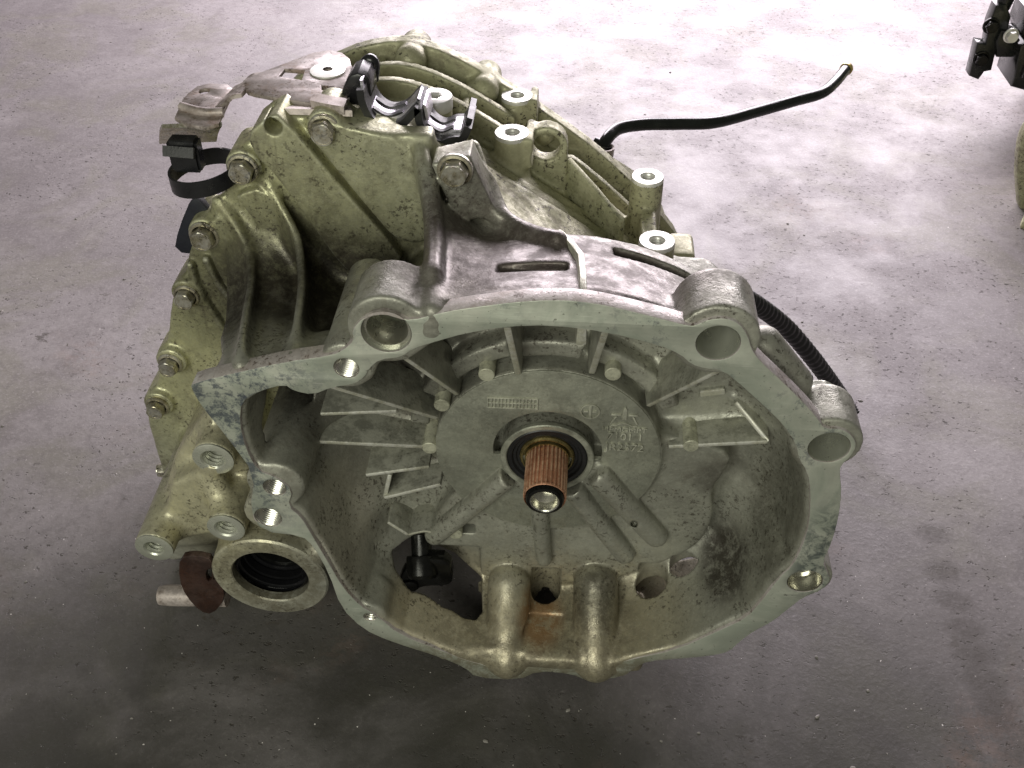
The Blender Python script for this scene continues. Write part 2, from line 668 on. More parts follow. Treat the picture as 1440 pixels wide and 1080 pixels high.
# ================================================================== materials
M['floor'] = None
V = lambda *a, **k: tuple(P(*a, **k))
sx0, _, sz0 = P(380, 812, y=.03)
M['bell'] = cast('cast_aluminium_bell', (.30, .30, .255), (.395, .395, .335), amount=.5, fine=.20, metal=.45, rough=.42,
                 tints=[((-.24, .165, .30), (.20, .050, .25), (.47, .465, .275)), ((0, .03, 0.04), (.19, .12, .055), (.36, .325, .225)), (V(600, 855, y=.03), (.05, .05, .03), (.52, .47, .34)), (V(480, 740, y=.03), (.03, .05, .05), (.46, .44, .37)),
                        ((-.27, .06, .17), (.07, .09, .09), (.56, .53, .36)), ((.0, .055, .40), (.098, .062, .05), (.135, .112, .105))],
                 stains=[(V(450, 450, y=.118), (.125, .078, .078), (.026, .021, .016), .97, .80),
                         (V(1020, 790, y=.05), (.022, .035, .03), (.03, .024, .018), .9),
                         (V(835, 845, y=.04), (.018, .026, .03), (.05, .045, .03), .75),
                         (V(760, 868, y=.035), (.017, .026, .024), (.42, .20, .06), .85, .2),
                         (V(700, 360, y=.07), (.085, .055, .06), (.075, .06, .053), .85, .35),
                         (V(1090, 720, y=.04), (.02, .05, .06), (.05, .045, .03), .55),
                         (V(540, 640, y=.08), (.05, .03, .03), (.12, .11, .09), .5),
                         ((.0, .03, .045), (.15, .05, .03), (.13, .11, .075), .55, .1),
                         ((sx0, .03, sz0), (.055, .03, .05), (.15, .13, .085), .7, .15),
                         (V(1015, 665, y=.07), (.022, .03, .022), (.06, .05, .04), .6)])
M['case'] = cast('cast_aluminium_case', (.35, .35, .215), (.45, .44, .29), amount=.65, metal=.3, rough=.52)
M['rib'] = cast('cast_rib_edge', (.50, .495, .40), (.60, .59, .48), amount=.2, rough=.42, metal=.45)
M['disc'] = cast('cast_disc', (.255, .26, .215), (.32, .325, .265), amount=.15, rough=.42, metal=.45)


def machined(name, a, b, rough=.33, metal=.6, stain=(.06, .075, .11), sa=.5):
    t = NT(name)
    c = t.mix(t.ramp(t.noise(18, 5, .65, 1.2), .35, .65), a, b)
    m = t.math('MULTIPLY', t.ramp(t.noise(60, 6, .8, .2), .52, .60), t.ramp(t.noise(8, 3), .46, .6))
    c = t.mix(t.math('MULTIPLY', m, sa), c, stain)
    if sa:
        m2 = t.math('MULTIPLY', t.blob(V(345, 600, y=0), (.055, .05, .085), .5), t.ramp(t.noise(75, 6, .8, .15), .46, .58))
        c = t.mix(t.math('MULTIPLY', m2, .75), c, (.05, .065, .11))
        m4 = t.math('MULTIPLY', t.blob((0, 0, .02), (.19, .05, .055), .4), t.ramp(t.noise(50, 6, .8, .2), .38, .55, .3, 1))
        c = t.mix(t.math('MULTIPLY', m4, .85), c, (.23, .205, .14))
        m5 = t.ramp(t.noise(240, 2, .6), .66, .70)
        c = t.mix(t.math('MULTIPLY', m5, .6), c, (.08, .08, .06))
        m3 = t.math('MULTIPLY', t.blob(V(1160, 780, y=0), (.02, .05, .05), .5), t.ramp(t.noise(80, 6, .75, .5), .40, .60))
        c = t.mix(t.math('MULTIPLY', m3, .8), c, (.05, .07, .08))
    mp = t.n('ShaderNodeMapping')
    mp.inputs['Scale'].default_value = (60, 60, 900)
    t.link(t.co, mp.inputs['Vector'])
    scr = t.noise(1, 2, .5, vec=mp.outputs[0])
    for rot, sx_ in ((.5, 1), (-.7, 1.3)):
        ms = t.n('ShaderNodeMapping')
        ms.inputs['Rotation'].default_value = (0, rot, 0)
        ms.inputs['Scale'].default_value = (38 * sx_, 38, 1500)
        t.link(t.co, ms.inputs['Vector'])
        line = t.math('MULTIPLY', t.ramp(t.noise(1, 1, .4, 0, ms.outputs[0]), .68, .72), t.ramp(t.noise(25, 3), .5, .6))
        c = t.mix(t.math('MULTIPLY', line, .55), c, tuple(min(.9, q * 1.5) for q in b))
    nick = t.math('MULTIPLY', t.ramp(t.noise(130, 4, .8), .60, .64), t.ramp(t.noise(17, 3), .52, .62))
    c = t.mix(t.math('MULTIPLY', nick, .5 if sa else 0.), c, tuple(q * .35 for q in a))
    r = t.ramp(t.noise(45, 4, .7), .3, .7, rough - .08, rough + .16)
    return t.out(c, r, metal, t.bump(scr, .16, .0005, t.bump(t.noise(500, 2), .08, .0004)))


M['flange'] = machined('machined_flange_face', (.46, .50, .42), (.62, .64, .55), .36, .55)
M['bright'] = machined('bright_machined', (.82, .82, .78), (.68, .68, .63), .36, .45, sa=0)
M['bore'] = machined('bored_metal', (.74, .73, .66), (.58, .57, .5), .24, .95, sa=0)
M['bolt'] = cast('zinc_bolt', (.46, .42, .30), (.60, .56, .44), amount=.6, metal=.85, rough=.32, grain=.2)
M['rubber'] = plain('black_rubber', (.012, .012, .013), .42, 0, .3)
M['gloss_black'] = plain('oily_black', (.008, .008, .009), .13, 0, .3, 60, .02)
M['plastic'] = plain('black_plastic', (.014, .014, .016), .3, 0, .3)
M['navy'] = plain('dark_navy_plastic', (.012, .014, .022), .45, 0, .3)
M['paint'] = plain('black_painted_pipe', (.012, .014, .012), .2, .1, .4, 90)
M['hose'] = plain('black_hose', (.012, .013, .013), .38, 0, .3)
M['steel'] = cast('sheet_steel', (.27, .23, .21), (.40, .35, .33), (.085, .055, .035), .85, metal=.35, rough=.46, grain=.15)
M['clip'] = machined('clip_steel', (.66, .63, .70), (.50, .48, .54), .26, .85, sa=0)
M['rust'] = cast('rust', (.42, .175, .09), (.56, .31, .20), (.14, .06, .035), .6, metal=.5, fine=.4, rough=.55, grain=.4)
M['darkrust'] = cast('dark_rust', (.022, .010, .007), (.045, .018, .010), (.02, .01, .008), .6, metal=.1, rough=.55)
M['brass'] = plain('oily_bronze', (.30, .24, .10), .25, .8, .5, 200)
M['pin'] = cast('cast_pin_face', (.38, .38, .29), (.44, .44, .34), amount=.3, metal=.45, rough=.42)
M['mark'] = cast('cast_mark', (.33, .335, .275), (.40, .40, .33), amount=.15, metal=.4, rough=.4, grain=.2)
M['face'] = machined('turned_boss_face', (.60, .61, .53), (.46, .47, .40), .3, .55, sa=0)
M['yellow'] = plain('pipe_end_brass', (.55, .42, .14), .35, .6, .3)
M['lever'] = plain('oily_lever_steel', (.018, .018, .017), .22, .6, .4)

# ================================================================== the gearbox
box = bpy.data.objects.new('gearbox', None)
col.objects.link(box)
box['label'] = 'used aluminium car gearbox with open bell housing and rusty splined shaft'
box['category'] = 'gearbox'

# ---------------------------------------------------------------- bell housing casting
H = .0016
vb = Vol((-.405, -.012, .004), (.215, .186, .468), H)
# shell behind the flange, narrowing backwards
vb.add(s_polyy(OUT, .003, .148, .003, lambda y: .0035 + np.clip(y - .01, 0, 1) * .40), 0)
vb.add(s_cyl((-.003, .012, .226), (-.003, .148, .217), .183, .003, .163), .004)
vb.cut(s_polyy(XZ([(600, 250), (1100, 250), (1100, 420), (960, 412), (900, 396), (840, 384), (770, 378), (600, 378)], .11), .110, .19, .002), .004)
vb.cut(s_polyy(XZ([(380, 250), (600, 250), (600, 398), (545, 405), (500, 424), (430, 462), (380, 480)], .10), .052, .19, .003), .006)
# plate that carries the left-hand cover bolts
PLATE = XZ([(372, 168), (388, 158), (480, 174), (600, 204), (650, 222), (680, 262), (640, 420), (600, 600), (560, 760), (420, 790), (300, 790),
            (240, 700), (226, 655), (205, 585), (207, 560), (224, 535), (222, 500), (236, 480), (240, 430), (248, 402), (258, 395), (268, 345),
            (285, 312), (300, 292), (318, 270), (323, 225), (340, 210)], Y_PLATE)
vb.add(s_polyy(chaikin(PLATE, 1), Y_PLATE, .172, .002), .006)
# final drive housing on the left and its bore
SEAL = P(380, 812, y=.03)
sx, sz = SEAL[0], SEAL[2]
vb.add(s_cyl((sx, .030, sz), (sx, .17, sz), .0465, .003, .060), .008)
vb.add(s_polyy(XZ([(345, 655), (365, 750), (420, 770), (470, 800), (440, 840), (330, 830), (300, 780), (245, 790), (205, 780), (250, 640), (300, 560)], .075), .075, .17, .004), .012)
vb.cut(s_cyl((sx, .0, sz), (sx, .085, sz), .0315, .002), .0015)
# forward bosses on the left
BOSS = [((300, 645), .052, .0160, .0085), ((217, 770), .030, .0155, .0072), ((318, 742), .030, .0150, .0080)]
BC = []
for (u, v), y, r, hr in BOSS:
    p = P(u, v, y=y)
    BC.append((p, r, hr))
    vb.add(s_cyl(p, (p[0], .17, p[2]), r, .001, r * 1.12), .006)
a, b = P(235, 700, y=.08), P(310, 700, y=.08)
vb.add(s_polyy(XZ([(250, 640), (300, 590), (350, 660), (350, 740), (300, 765), (220, 770)], .072), .072, .17, .004), .008)
vb.add(s_cap(V(300, 670, y=.06), V(318, 720, y=.045), .009), .008)
vb.add(s_polyy(XZ([(240, 680), (300, 655), (325, 735), (300, 752), (222, 765)], .052), .052, .17, .005), .010)
# curved ribs from the plate to the wing
RIBS = [[(305, 283, .150), (330, 315, .143), (350, 355, .130), (354, 395, .105), (347, 440, .066), (340, 488, .022), (338, 512, .008)],
        [(373, 252, .150), (392, 285, .143), (416, 330, .130), (423, 370, .112), (424, 410, .085), (418, 460, .045), (414, 505, .008)],
        [(600, 210, .150), (592, 222, .140), (606, 275, .115), (610, 330, .085), (609, 380, .045), (608, 432, .006)]]
VAL = [(318, 430, .110), (312, 470, .072), (318, 512, .018), (385, 305, .150), (388, 350, .136), (388, 400, .110), (385, 450, .068), (380, 508, .014),
       (470, 392, .146), (470, 430, .114), (465, 465, .074), (455, 500, .016), (530, 398, .142), (520, 425, .104), (505, 452, .060)]
vctrl = [P(u, v, y=y) for u, v, y in VAL]
vfoot = [tuple(P(u, v, y=y)[:2]) for u, v, y in ((330, 380, .152), (316, 430, .108), (308, 470, .070), (312, 512, .012), (455, 502, .010), (500, 470, .030), (512, 450, .060), (545, 410, .110), (560, 380, .152))]
vb.add(s_height(vctrl, vfoot, .03), .010)
for i, rb in enumerate(RIBS):
    pts = crom([P(u, v, y=y) for u, v, y in rb], 4)
    if i == 2:
        pts = [p + np.array([0, 0, .005 if p[1] > .03 else -.002]) for p in pts]
    vb.add(s_line(pts, .0030 if i < 2 else .0058, (0, .004, .008, .012, .016, .020, .024, .028, .032) if i < 2 else (0, .006, .012)), .009)
# raised panels on the plate
PANELS = [([(408, 160), (600, 205), (604, 330), (590, 345), (560, 338), (540, 322)], .140),
          ([(376, 165), (394, 160), (478, 262), (565, 360), (560, 375), (520, 395), (500, 392), (478, 372), (458, 345), (382, 240), (362, 225), (345, 190)], .138),
          ([(330, 275), (372, 262), (408, 322), (412, 358), (396, 362), (336, 284)], .143),
          ([(300, 300), (318, 312), (338, 350), (340, 400), (325, 420), (290, 352)], .143)]
for pl, yy in PANELS:
    vb.add(s_polyy(chaikin(XZ(pl, yy), 1), yy, .17, .0015), .002)
vb.add(s_box(V(535, 192, y=.150), (.036, .008, .006), .003), .004)
for u, v in ((457, 181), (342, 236), (288, 330), (263, 415), (240, 510), (222, 570)):
    p = P(u, v, y=.143)
    vb.add(s_cyl((p[0], .1435, p[2]), (p[0], .18, p[2]), .0125, .001), .005)
p = P(385, 177, y=.14)
vb.cut(s_cyl((p[0], .13, p[2]), (p[0], .16, p[2]), .006, 0), .001)
# lower left ledges of the plate
for pts in ([(268, 372), (280, 410), (300, 440), (325, 480)], [(290, 365), (305, 395), (325, 420)]):
    q = crom([P(u, v, y=.147) for u, v in pts], 3)
    vb.add(s_line(q, .003), .003)
# neck rising from the flange to the clamp pad
NL = [(612, 424, .010), (608, 372, .046), (604, 320, .082), (596, 266, .112), (590, 226, .140), (588, 210, .156)]
NC = [(712, 416, .012), (702, 388, .046), (686, 350, .088), (672, 322, .114), (650, 276, .142), (628, 222, .160)]
NR = [(824, 417, .010), (816, 402, .030), (800, 378, .066), (756, 347, .104), (702, 280, .142), (668, 214, .160)]
ctrl = [P(u, v, y=y) for L in (NL, NC, NR) for u, v, y in L]
foot = [tuple(P(u, v, y=y)[:2]) for u, v, y in NL] + [tuple(P(u, v, y=y)[:2]) for u, v, y in NR[::-1]]
vb.add(s_height(ctrl, foot, .06), .006)
pad = P(640, 237, y=.128)
vb.add(s_polyy(chaikin(XZ([(606, 232), (660, 220), (690, 285), (706, 316), (690, 312), (672, 308), (642, 314)], .118), 0), .118, .142, .001), .0015)
q = crom([P(u, v, y=y) for u, v, y in [(664, 208, .160), (680, 250, .145), (705, 300, .125), (745, 325, .105), (785, 335, .090)]], 4)
vb.add(s_line(q, .005, (0, .006, .012, .018, .024)), .010)
vb.cut(s_box(V(748, 377, y=.055), (.022, .006, .006), .003), .003)
vb.add(s_cap(V(1072, 486, y=.035), V(1118, 536, y=.032), .013, .011), .008)
# bell rim ledge behind the flange, right
arc = [(AX + q_ * math.cos(math.radians(t)), AZ + q_ * math.sin(math.radians(t))) for q_, s in ((.151, 1), (.10, -1)) for t in np.linspace(5, 88, 24)[::s]]
vb.add(s_polyy([(AX + (x_ - AX) * 1.05, AZ + (z_ - AZ) * 1.05) for x_, z_ in arc], .094, .108, .002), .003)
arc = [(AX + q_ * math.cos(math.radians(t)), AZ + q_ * math.sin(math.radians(t))) for q_, s in ((.22, 1), (.149, -1)) for t in np.linspace(52, 77, 24)[::s]]
vb.cut(s_polyy(arc, .082, .094, .002), .002)
# cavity: a bowl with rounded floor
vb.cut(s_polyy(INN, -.02, Y_BACK, .001, lambda y: .0025 + .10 * np.clip(y, 0, 1) + .024 * np.clip((y - .045) / .041, 0, 1) ** 2.2), .004)
# bosses round the bolt holes
for (c, r), (L, R) in zip(HC, [(.042, .0240), (.095, .0165), (.042, .0245), (.038, .0215), (.04, .020), (.03, .012), (.11, .0205), (.07, .0185)]):
    vb.add(s_cyl((c[0], .003, c[1]), (c[0], L, c[1]), R, .002), .006)
# disc and lower plate
vb.add(s_cyl(axis(Y_DISC), axis(.115), .0832, .0012), .0035)
LOW = XZ([(640, 690), (700, 640), (850, 620), (935, 615), (985, 622), (1030, 640), (1020, 665), (1000, 690), (1004, 730), (985, 765), (950, 785), (880, 812),
          (800, 822), (700, 818), (640, 795), (610, 765), (604, 740)], .066)
vb.add(s_polyy(chaikin(LOW, 1), .066, .13, .003), .008)
# ring step round the disc, open at the bottom
for a0, a1, yy in ((27, 73, .0690), (77, 103, .0665), (107, 152, .0690), (157, 171, .0700)):
    arc = [(AX + q * math.cos(math.radians(t)), AZ + q * math.sin(math.radians(t))) for q, s in ((.1040, 1), (.0895, -1)) for t in np.linspace(a0, a1, 14)[::s]]
    vb.add(s_polyy(arc, yy, .12, .0035), .004)
# smooth bulge of the left wall, right wall knuckle
vb.add(s_cap(V(505, 690, y=.085), V(470, 760, y=.045), .020, .012), .020)
vb.add(s_cap(V(1050, 770, y=.07), V(1036, 862, y=.022), .016, .013), .012)
# round passages running out from the bearing
for a, b, r in (((712, 672), (612, 752), .0085), ((757, 690), (765, 785), .0068), ((800, 680), (878, 778), .0086), ((842, 668), (922, 752), .0098)):
    vb.add(s_cap(V(*a, y=.057), V(*b, y=.063), r), .002)
vb.cut(s_cyl(V(892, 737, y=.075), V(892, 737, y=.04), .0028, 0), .0005)
vb.cut(s_box(V(650, 738, y=.07), (.011, .012, .006), .002), .001)
# recess round the bearing with its lobes
vb.cut(s_cyl((AX, .04, AZ + .004), (AX, .078, AZ + .004), .0395, .001), .001)
for u, v, r in ((742, 607, .0095), (848, 640, .0105)):
    p = P(u, v, y=.061)
    vb.cut(s_cyl((p[0], .04, p[2]), (p[0], .078, p[2]), r, .001), .001)
vb.add(s_cyl(axis(.0585), axis(.085), .0335, .0008), .001)
lob = P(835, 668, y=.0585)
vb.add(s_cyl((lob[0], .0600, lob[2]), (lob[0], .085, lob[2]), .0125, .0008), .001)
vb.cut(s_cyl(axis(.03), axis(.082), .0300, .0005), .0006)
# bottom wall: rounded columns, windows
vb.add(s_box((AX + .0, .040, .044), (.085, .036, .010), .006), .012)
for (u0, v0), (u1, v1), r in (((716, 816), (713, 924), .0180), ((838, 816), (838, 928), .0186)):
    a, b = P(u0, v0, y=.058), P(u1, v1, y=.0115)
    vb.add(s_cap((a[0], a[1], a[2] - .005), (b[0], b[1], max(b[2] + .001, FLOOR + r + .0015)), r), .004)
for u, v, rx, zz, zl in ((767, 829, .0125, .060, .030), (915, 826, .0125, .074, .057), (960, 806, .0115, .086, .071)):
    p = P(u, v, z=zz)
    vb.cut(s_cyl((p[0], p[1], zz + .026), (p[0], p[1], zl), rx, 0), .001)
vb.add(s_box((.085, .066, .046), (.055, .038, .005), .003, 0, math.radians(-22)), .004)  # hidden blocker slab added so the right-hand holes show no lit floor
vb.cut(s_box(V(763, 905, y=.012), (.0165, .030, .0022), .001), .002)
LEV = XY([(531, 779), (560, 777), (592, 773), (640, 776), (676, 797), (678, 838), (668, 851), (650, 850), (625, 838), (606, 831), (575, 836), (559, 826), (556, 812), (540, 797)], .075)
vb.cut(s_polyz(LEV, .0, .109, .001), .002)
IR = [((713, 461, .010), (729, 528, .061), .0042), ((851, 468, .010), (832, 526, .061), .0042), ((567, 503, .012), (643, 556, .061), .0032),
      ((466, 545, .012), (614, 589, .061), .0032), ((450, 583, .050), (558, 579, .060), .0028), ((444, 622, .046), (596, 629, .061), .0032),
      ((514, 669, .055), (604, 657, .061), .0030), ((540, 701, .058), (620, 682, .061), .0030), ((548, 668, .060), (541, 700, .060), .0030),
      ((1012, 522, .012), (911, 572, .061), .0032), ((940, 629, .061), (1080, 622, .058), .0032), ((1080, 622, .058), (1034, 566, .080), .0032),
      ((984, 555, .082), (1020, 551, .082), .0050), ((545, 735, .058), (574, 753, .058), .0028)]
for a_, b_, th in IR:                          # cast fillets at the foot of each rib
    pa, pb = P(a_[0], a_[1], y=a_[2]), P(b_[0], b_[1], y=b_[2])
    yb = max(Y_BACK, pa[1] + .01)
    vb.add(s_line([(pa[0], yb, pa[2]), (pb[0], yb, pb[2])], .0026), .007)
for (c, r), dep in zip(HC, (.05, .03, .2, .2, .015, .02, .04, .05)):
    vb.cut(s_cyl((c[0], -.02, c[1]), (c[0], dep, c[1]), r, 0), .0005)
for p, r, hr in BC:
    vb.cut(s_cyl(p - np.array([0, .01, 0]), (p[0], p[1] + .035, p[2]), hr, 0), .0006)
bell = put('bell_housing', vb.mesh('bell_housing'), 'bell', box, 'grey green cast bell housing with grimy ribs and bolt bosses')
del vb

# ---------------------------------------------------------------- machined flange
fl = put('flange', prism(chaikin(OUT, 1), [chaikin(INN, 1)] + [circ(c, r, 32) for c, r in HC], 0, .0125, .0008), 'flange', bell,
         'pale machined mating face with bolt holes and blue stains')
M['rim'] = cast('cast_rim', (.46, .42, .40), (.56, .51, .50), (.10, .07, .05), .6, metal=.3, rough=.48)
fl.data.materials.append(M['rim'])
for f_ in fl.data.polygons:
    if f_.normal.y > -.8:
        f_.material_index = 1
for (c, r), dep in zip(HC, (.045, .028, .05, .05, .014, .018, .038, .045)):
    thr = r < .0129 and r not in (.0128, .0125)
    prof = [(r - .0002, .0006)]
    n = int(dep / .0018)
    for k in range(n):
        y = .001 + k * dep / n
        prof += [(r - .0003, y), (r - (.0014 if thr else .0004), y + dep / n / 2)]
    prof += [(r - .0006, dep)]
    prof += [(0, dep + .004)]
    put('bolt_hole', lathe(prof, (c[0], 0, c[1]), (0, 1, 0), 28), 'face' if r in (.0128, .0130, .0150) else 'bore', bell)
c = HC[0][0]
put('stud_end', lathe([(0, 0), (.0035, .0008), (.0055, .003), (.0060, .008), (.0060, .03)], (c[0] + .001, .018, c[1] + .003), (0, 1, 0), 20), 'bright', bell)
put('dowel_sleeve', lathe([(.0148, .004), (.0148, .026), (.0118, .026), (.0118, .006), (.0126, .004), (.0148, .004)], (c[0], 0, c[1]), (0, 1, 0), 36), 'bore', bell,
    'hollow dowel sleeve inside flange hole')

# ---------------------------------------------------------------- thin ribs inside the bell
def edge_bright(o):
    """the struck front edge of a rib is bare metal, its sides keep the cast skin"""
    o.data.materials.append(M['rib'])
    for f_ in o.data.polygons:
        f_.material_index = 1 if f_.normal.y < -.45 else 0


M['ribside'] = cast('cast_rib_side', (.26, .26, .22), (.33, .33, .275), amount=.3, fine=.12)
for a, b, th in IR:
    edge_bright(put('rib', web([P(a[0], a[1], y=a[2]), P(b[0], b[1], y=b[2])], (0, .100 - max(a[2], b[2]), 0), th + .0006, bevel=.0012), 'ribside', bell))
edge_bright(put('rib', web(crom([P(u, v, y=.058) for u, v in ((574, 753), (585, 750), (600, 748), (612, 752), (622, 757))], 4), (0, .03, 0), .0028), 'ribside', bell))
# thin web beside the neck
put('rib', web([P(785, 322, y=.105), P(803, 338, y=.086), (P(817, 356, y=.062)), P(820, 385, y=.030), P(821, 420, y=.008)], (.0, 0, -.035), .0042), 'rib', bell)
for u, v in ((684, 528), (862, 527), (621, 571), (604, 631), (972, 628), (640, 752)):
    p = P(u, v, y=.0600)
    put('core_pin', lathe([(0, 0), (.0052, 0), (.0057, .0006), (.0060, .05), (0, .05)], p, (0, 1, 0), 20), 'pin', bell)
# the disc face with its seam and cast marks
dsk = put('disc_face', prism(circ((AX, AZ), .0826, 96), [chaikin([(AX + .0400 * math.cos(t) * 1., AZ + .004 + .0400 * math.sin(t)) for t in np.linspace(0, 2 * math.pi, 48, endpoint=False)
          if not (math.sin(t) < -.25)] + [tuple(P(u, v, y=.0602)[[0, 2]]) for u, v in ((700, 668), (735, 690), (768, 700), (800, 694), (836, 684))], 0)], .0602, .0640, .0006), 'disc', bell,
          'smooth round cast face with raised marks')


def text(s, size, u, v, parent, m='mark', depth=.0009, y=None, sx=1., align='CENTER'):
    cu = bpy.data.curves.new('tmp', 'FONT')
    cu.body = s
    cu.size = size
    cu.extrude = depth
    cu.align_x, cu.align_y = align, 'CENTER'
    o = bpy.data.objects.new('tmp', cu)
    col.objects.link(o)
    me = bpy.data.meshes.new_from_object(o.evaluated_get(bpy.context.evaluated_depsgraph_get()))
    bpy.data.objects.remove(o)
    bpy.data.curves.remove(cu)
    p = P(u, v, y=.0596 if y is None else y)
    me.transform(Matrix(((sx, 0, 0, p[0]), (0, 0, -1, p[1]), (0, 1, 0, p[2]), (0, 0, 0, 1))))
    return put('cast_mark', me, m, parent)


text('JR2572', .0098, 878, 629, dsk)
text('7101 1', .0095, 879, 614, dsk)
text('HPMCMPT', .0058, 878, 604, dsk, sx=1.2)
# crest above the lettering
c0 = P(878, 590, y=.0598)
for pl in ([(-.0016, .0005), (-.0014, .010), (0, .0125), (.0014, .010), (.0016, .0005)], [(-.0105, .004), (-.0105, .0052), (-.003, .0052), (-.003, .004)],
           [(.0105, .004), (.0105, .0052), (.003, .0052), (.003, .004)], [(-.011, -.004), (-.0095, -.004), (-.006, .003), (-.0075, .003)],
           [(.011, -.004), (.0095, -.004), (.006, .003), (.0075, .003)],
           [(-.0105, -.0055), (-.006, -.0052), (-.003, -.0035), (0, -.003), (.003, -.0035), (.006, -.0052), (.0105, -.0055), (.0105, -.0065), (.006, -.0062), (.003, -.0045), (0, -.004), (-.003, -.0045), (-.006, -.0062), (-.0105, -.0065)]):
    put('cast_mark', prism([(c0[0] + a * .9, c0[2] + b) for a, b in pl], [], .0588, .0606, .0003), 'mark', dsk)
# date grid
g0 = P(721, 567, y=.0600)
for k in range(3):
    z = g0[2] + (k - 1) * .0046
    put('cast_mark', prism([(g0[0] - .0175, z - .0004), (g0[0] + .0175, z - .0004 + .0008), (g0[0] + .0175, z + .0012), (g0[0] - .0175, z + .0004)], [], .0590, .0606, .0003), 'mark', dsk)
for k in range(15):
    x = g0[0] - .0175 + .035 * k / 14
    put('cast_mark', prism([(x - .00035, g0[2] - .0046), (x + .00035, g0[2] - .0046), (x + .00035, g0[2] + .0050), (x - .00035, g0[2] + .0050)], [], .0589, .0606, .0002), 'mark', dsk)
# round emblem with crossing bars
e0 = P(830, 578, y=.0600)
ec = (e0[0], e0[2])
put('cast_mark', prism(circ(ec, .0070, 32), [circ(ec, .0060, 32)], .0588, .0606, .0003), 'mark', dsk)
put('cast_mark', prism([(ec[0] - .0009, ec[1] - .006), (ec[0] + .0009, ec[1] - .006), (ec[0] + .0009, ec[1] + .006), (ec[0] - .0009, ec[1] + .006)], [], .0587, .0606, .0003), 'mark', dsk)
for s in (-1, 1):
    put('cast_mark', prism([(ec[0] + s * .0045, ec[1] - .0006), (ec[0] + s * .0016, ec[1] - .0006), (ec[0] + s * .0016, ec[1] + .0006), (ec[0] + s * .0045, ec[1] + .0006)], [], .0588, .0606, .0002), 'mark', dsk)

# ---------------------------------------------------------------- bearing, seal and input shaft
put('bearing_collar', lathe([(.0345, .060), (.0345, .0570), (.0338, .0562), (.0305, .0562), (.0298, .0570), (.0298, .070)], axis(0), (0, 1, 0), 64), 'disc', box)
seal = put('oil_seal', lathe([(.0297, .066), (.0297, .0578), (.0285, .0568), (.0262, .0572), (.0250, .0590), (.0232, .0590), (.0222, .0600), (.0205, .0600), (.0195, .066)], axis(0), (0, 1, 0), 64), 'rubber', box, 'black rubber seal round the shaft')
put('bearing_race', lathe([(.0202, .068), (.0202, .0585), (.0192, .0572), (.0182, .0572), (.0178, .0605), (.0165, .0605), (.0165, .0560), (.0150, .0560), (.0145, .070)], axis(0), (0, 1, 0), 64), 'brass', box, 'oily bronze coloured ring behind the splines')
shaft = bpy.data.objects.new('input_shaft', None)
col.objects.link(shaft)
shaft.parent = box
NTEETH = 30
gear = []
for k in range(NTEETH):
    for f_, rr in ((0, .0141), (.18, .0155), (.5, .0155), (.68, .0141)):
        t = 2 * math.pi * (k + f_) / NTEETH
        gear.append((AX + rr * math.cos(t), AZ + rr * math.sin(t)))
put('spline', prism(gear, [circ((AX, AZ), .010, 40)], .0192, .066, .0004), 'rust', shaft, 'rust brown splines')
put('shaft_end', lathe([(.0139, .030), (.0139, .0176), (.0128, .0152), (.0112, .0146), (.0104, .0152), (.0100, .030)], axis(0), (0, 1, 0), 48), 'lever', shaft, 'dark bevelled shaft end')
put('shaft_bore', lathe([(.0105, .0150), (.0096, .0156), (.0082, .0215), (.004, .0228), (0, .0232)], axis(0), (0, 1, 0), 40), 'bore', shaft, 'bright centre bore')
put('rust_ring', lathe([(.0146, .0180), (.0151, .0186), (.0151, .0202), (.0146, .0206)], axis(0), (0, 1, 0), 60), 'rust', shaft)

# ---------------------------------------------------------------- release lever in the window
lev = bpy.data.objects.new('release_lever', None)
col.objects.link(lev)
lev.parent = box
lev['label'] = 'black oily lever in the bell housing window'
p0, p1 = P(592, 752, y=.078), P(594, 805, y=.055)
put('pivot_stud', sweep([p0, (p0 + p1) / 2, p1], .0085, 20, n=4), 'lever', lev)
dirv = (p1 - p0) / np.linalg.norm(p1 - p0)
put('collar', lathe([(0, 0), (.0125, .0), (.0130, .002), (.0130, .016), (.011, .019), (0, .019)], p1 - dirv * .014, dirv, 28), 'lever', lev)
put('arm', prism(chaikin(XZ([(574, 792), (600, 784), (632, 786), (638, 814), (630, 822), (600, 822), (582, 828), (562, 826), (560, 816)], .058), 1), [], .056, .068, .002), 'lever', lev)
put('arm_tip', prism(chaikin(XZ([(560, 818), (586, 815), (590, 830), (566, 830)], .056), 1), [], .054, .062, .0015), 'lever', lev)
put('ball_pin', lathe([(0, 0), (.002, .0004), (.0029, .002), (.003, .006)], p1 + dirv * .0035 + np.array([-.003, -.001, 0]), -dirv, 16), 'bore', lev)

# ---------------------------------------------------------------- final drive bore
fd = lambda y: (sx, y, sz)
put('bore_rim', lathe([(.0312, .036), (.0312, .0310), (.0322, .0298), (.0400, .0290), (.0460, .0290), (.0475, .0305), (.0480, .040)], fd(0), (0, 1, 0), 64), 'bell', box, 'pale rim of the drive shaft opening')
prof = [(.0314, .036)]
for r, y in ((.0340, .0375), (.0335, .041), (.0345, .042), (.0318, .0435), (.0312, .048), (.0325, .049), (.0298, .050), (.0290, .056), (.0305, .057), (.0255, .058), (.0250, .066)):
    prof.append((r, y))
prof = [(a_ * .885, b_) for a_, b_ in prof]
put('drive_seal', lathe(prof, fd(0), (0, 1, 0), 64), 'gloss_black', box, 'glossy black lipped seal inside the round opening')
put('side_gear', lathe([(.0252, .064), (.0240, .060), (.0190, .060), (.0175, .064), (.0170, .082), (0, .082)], fd(0), (0, 1, 0), 48), 'lever', box)
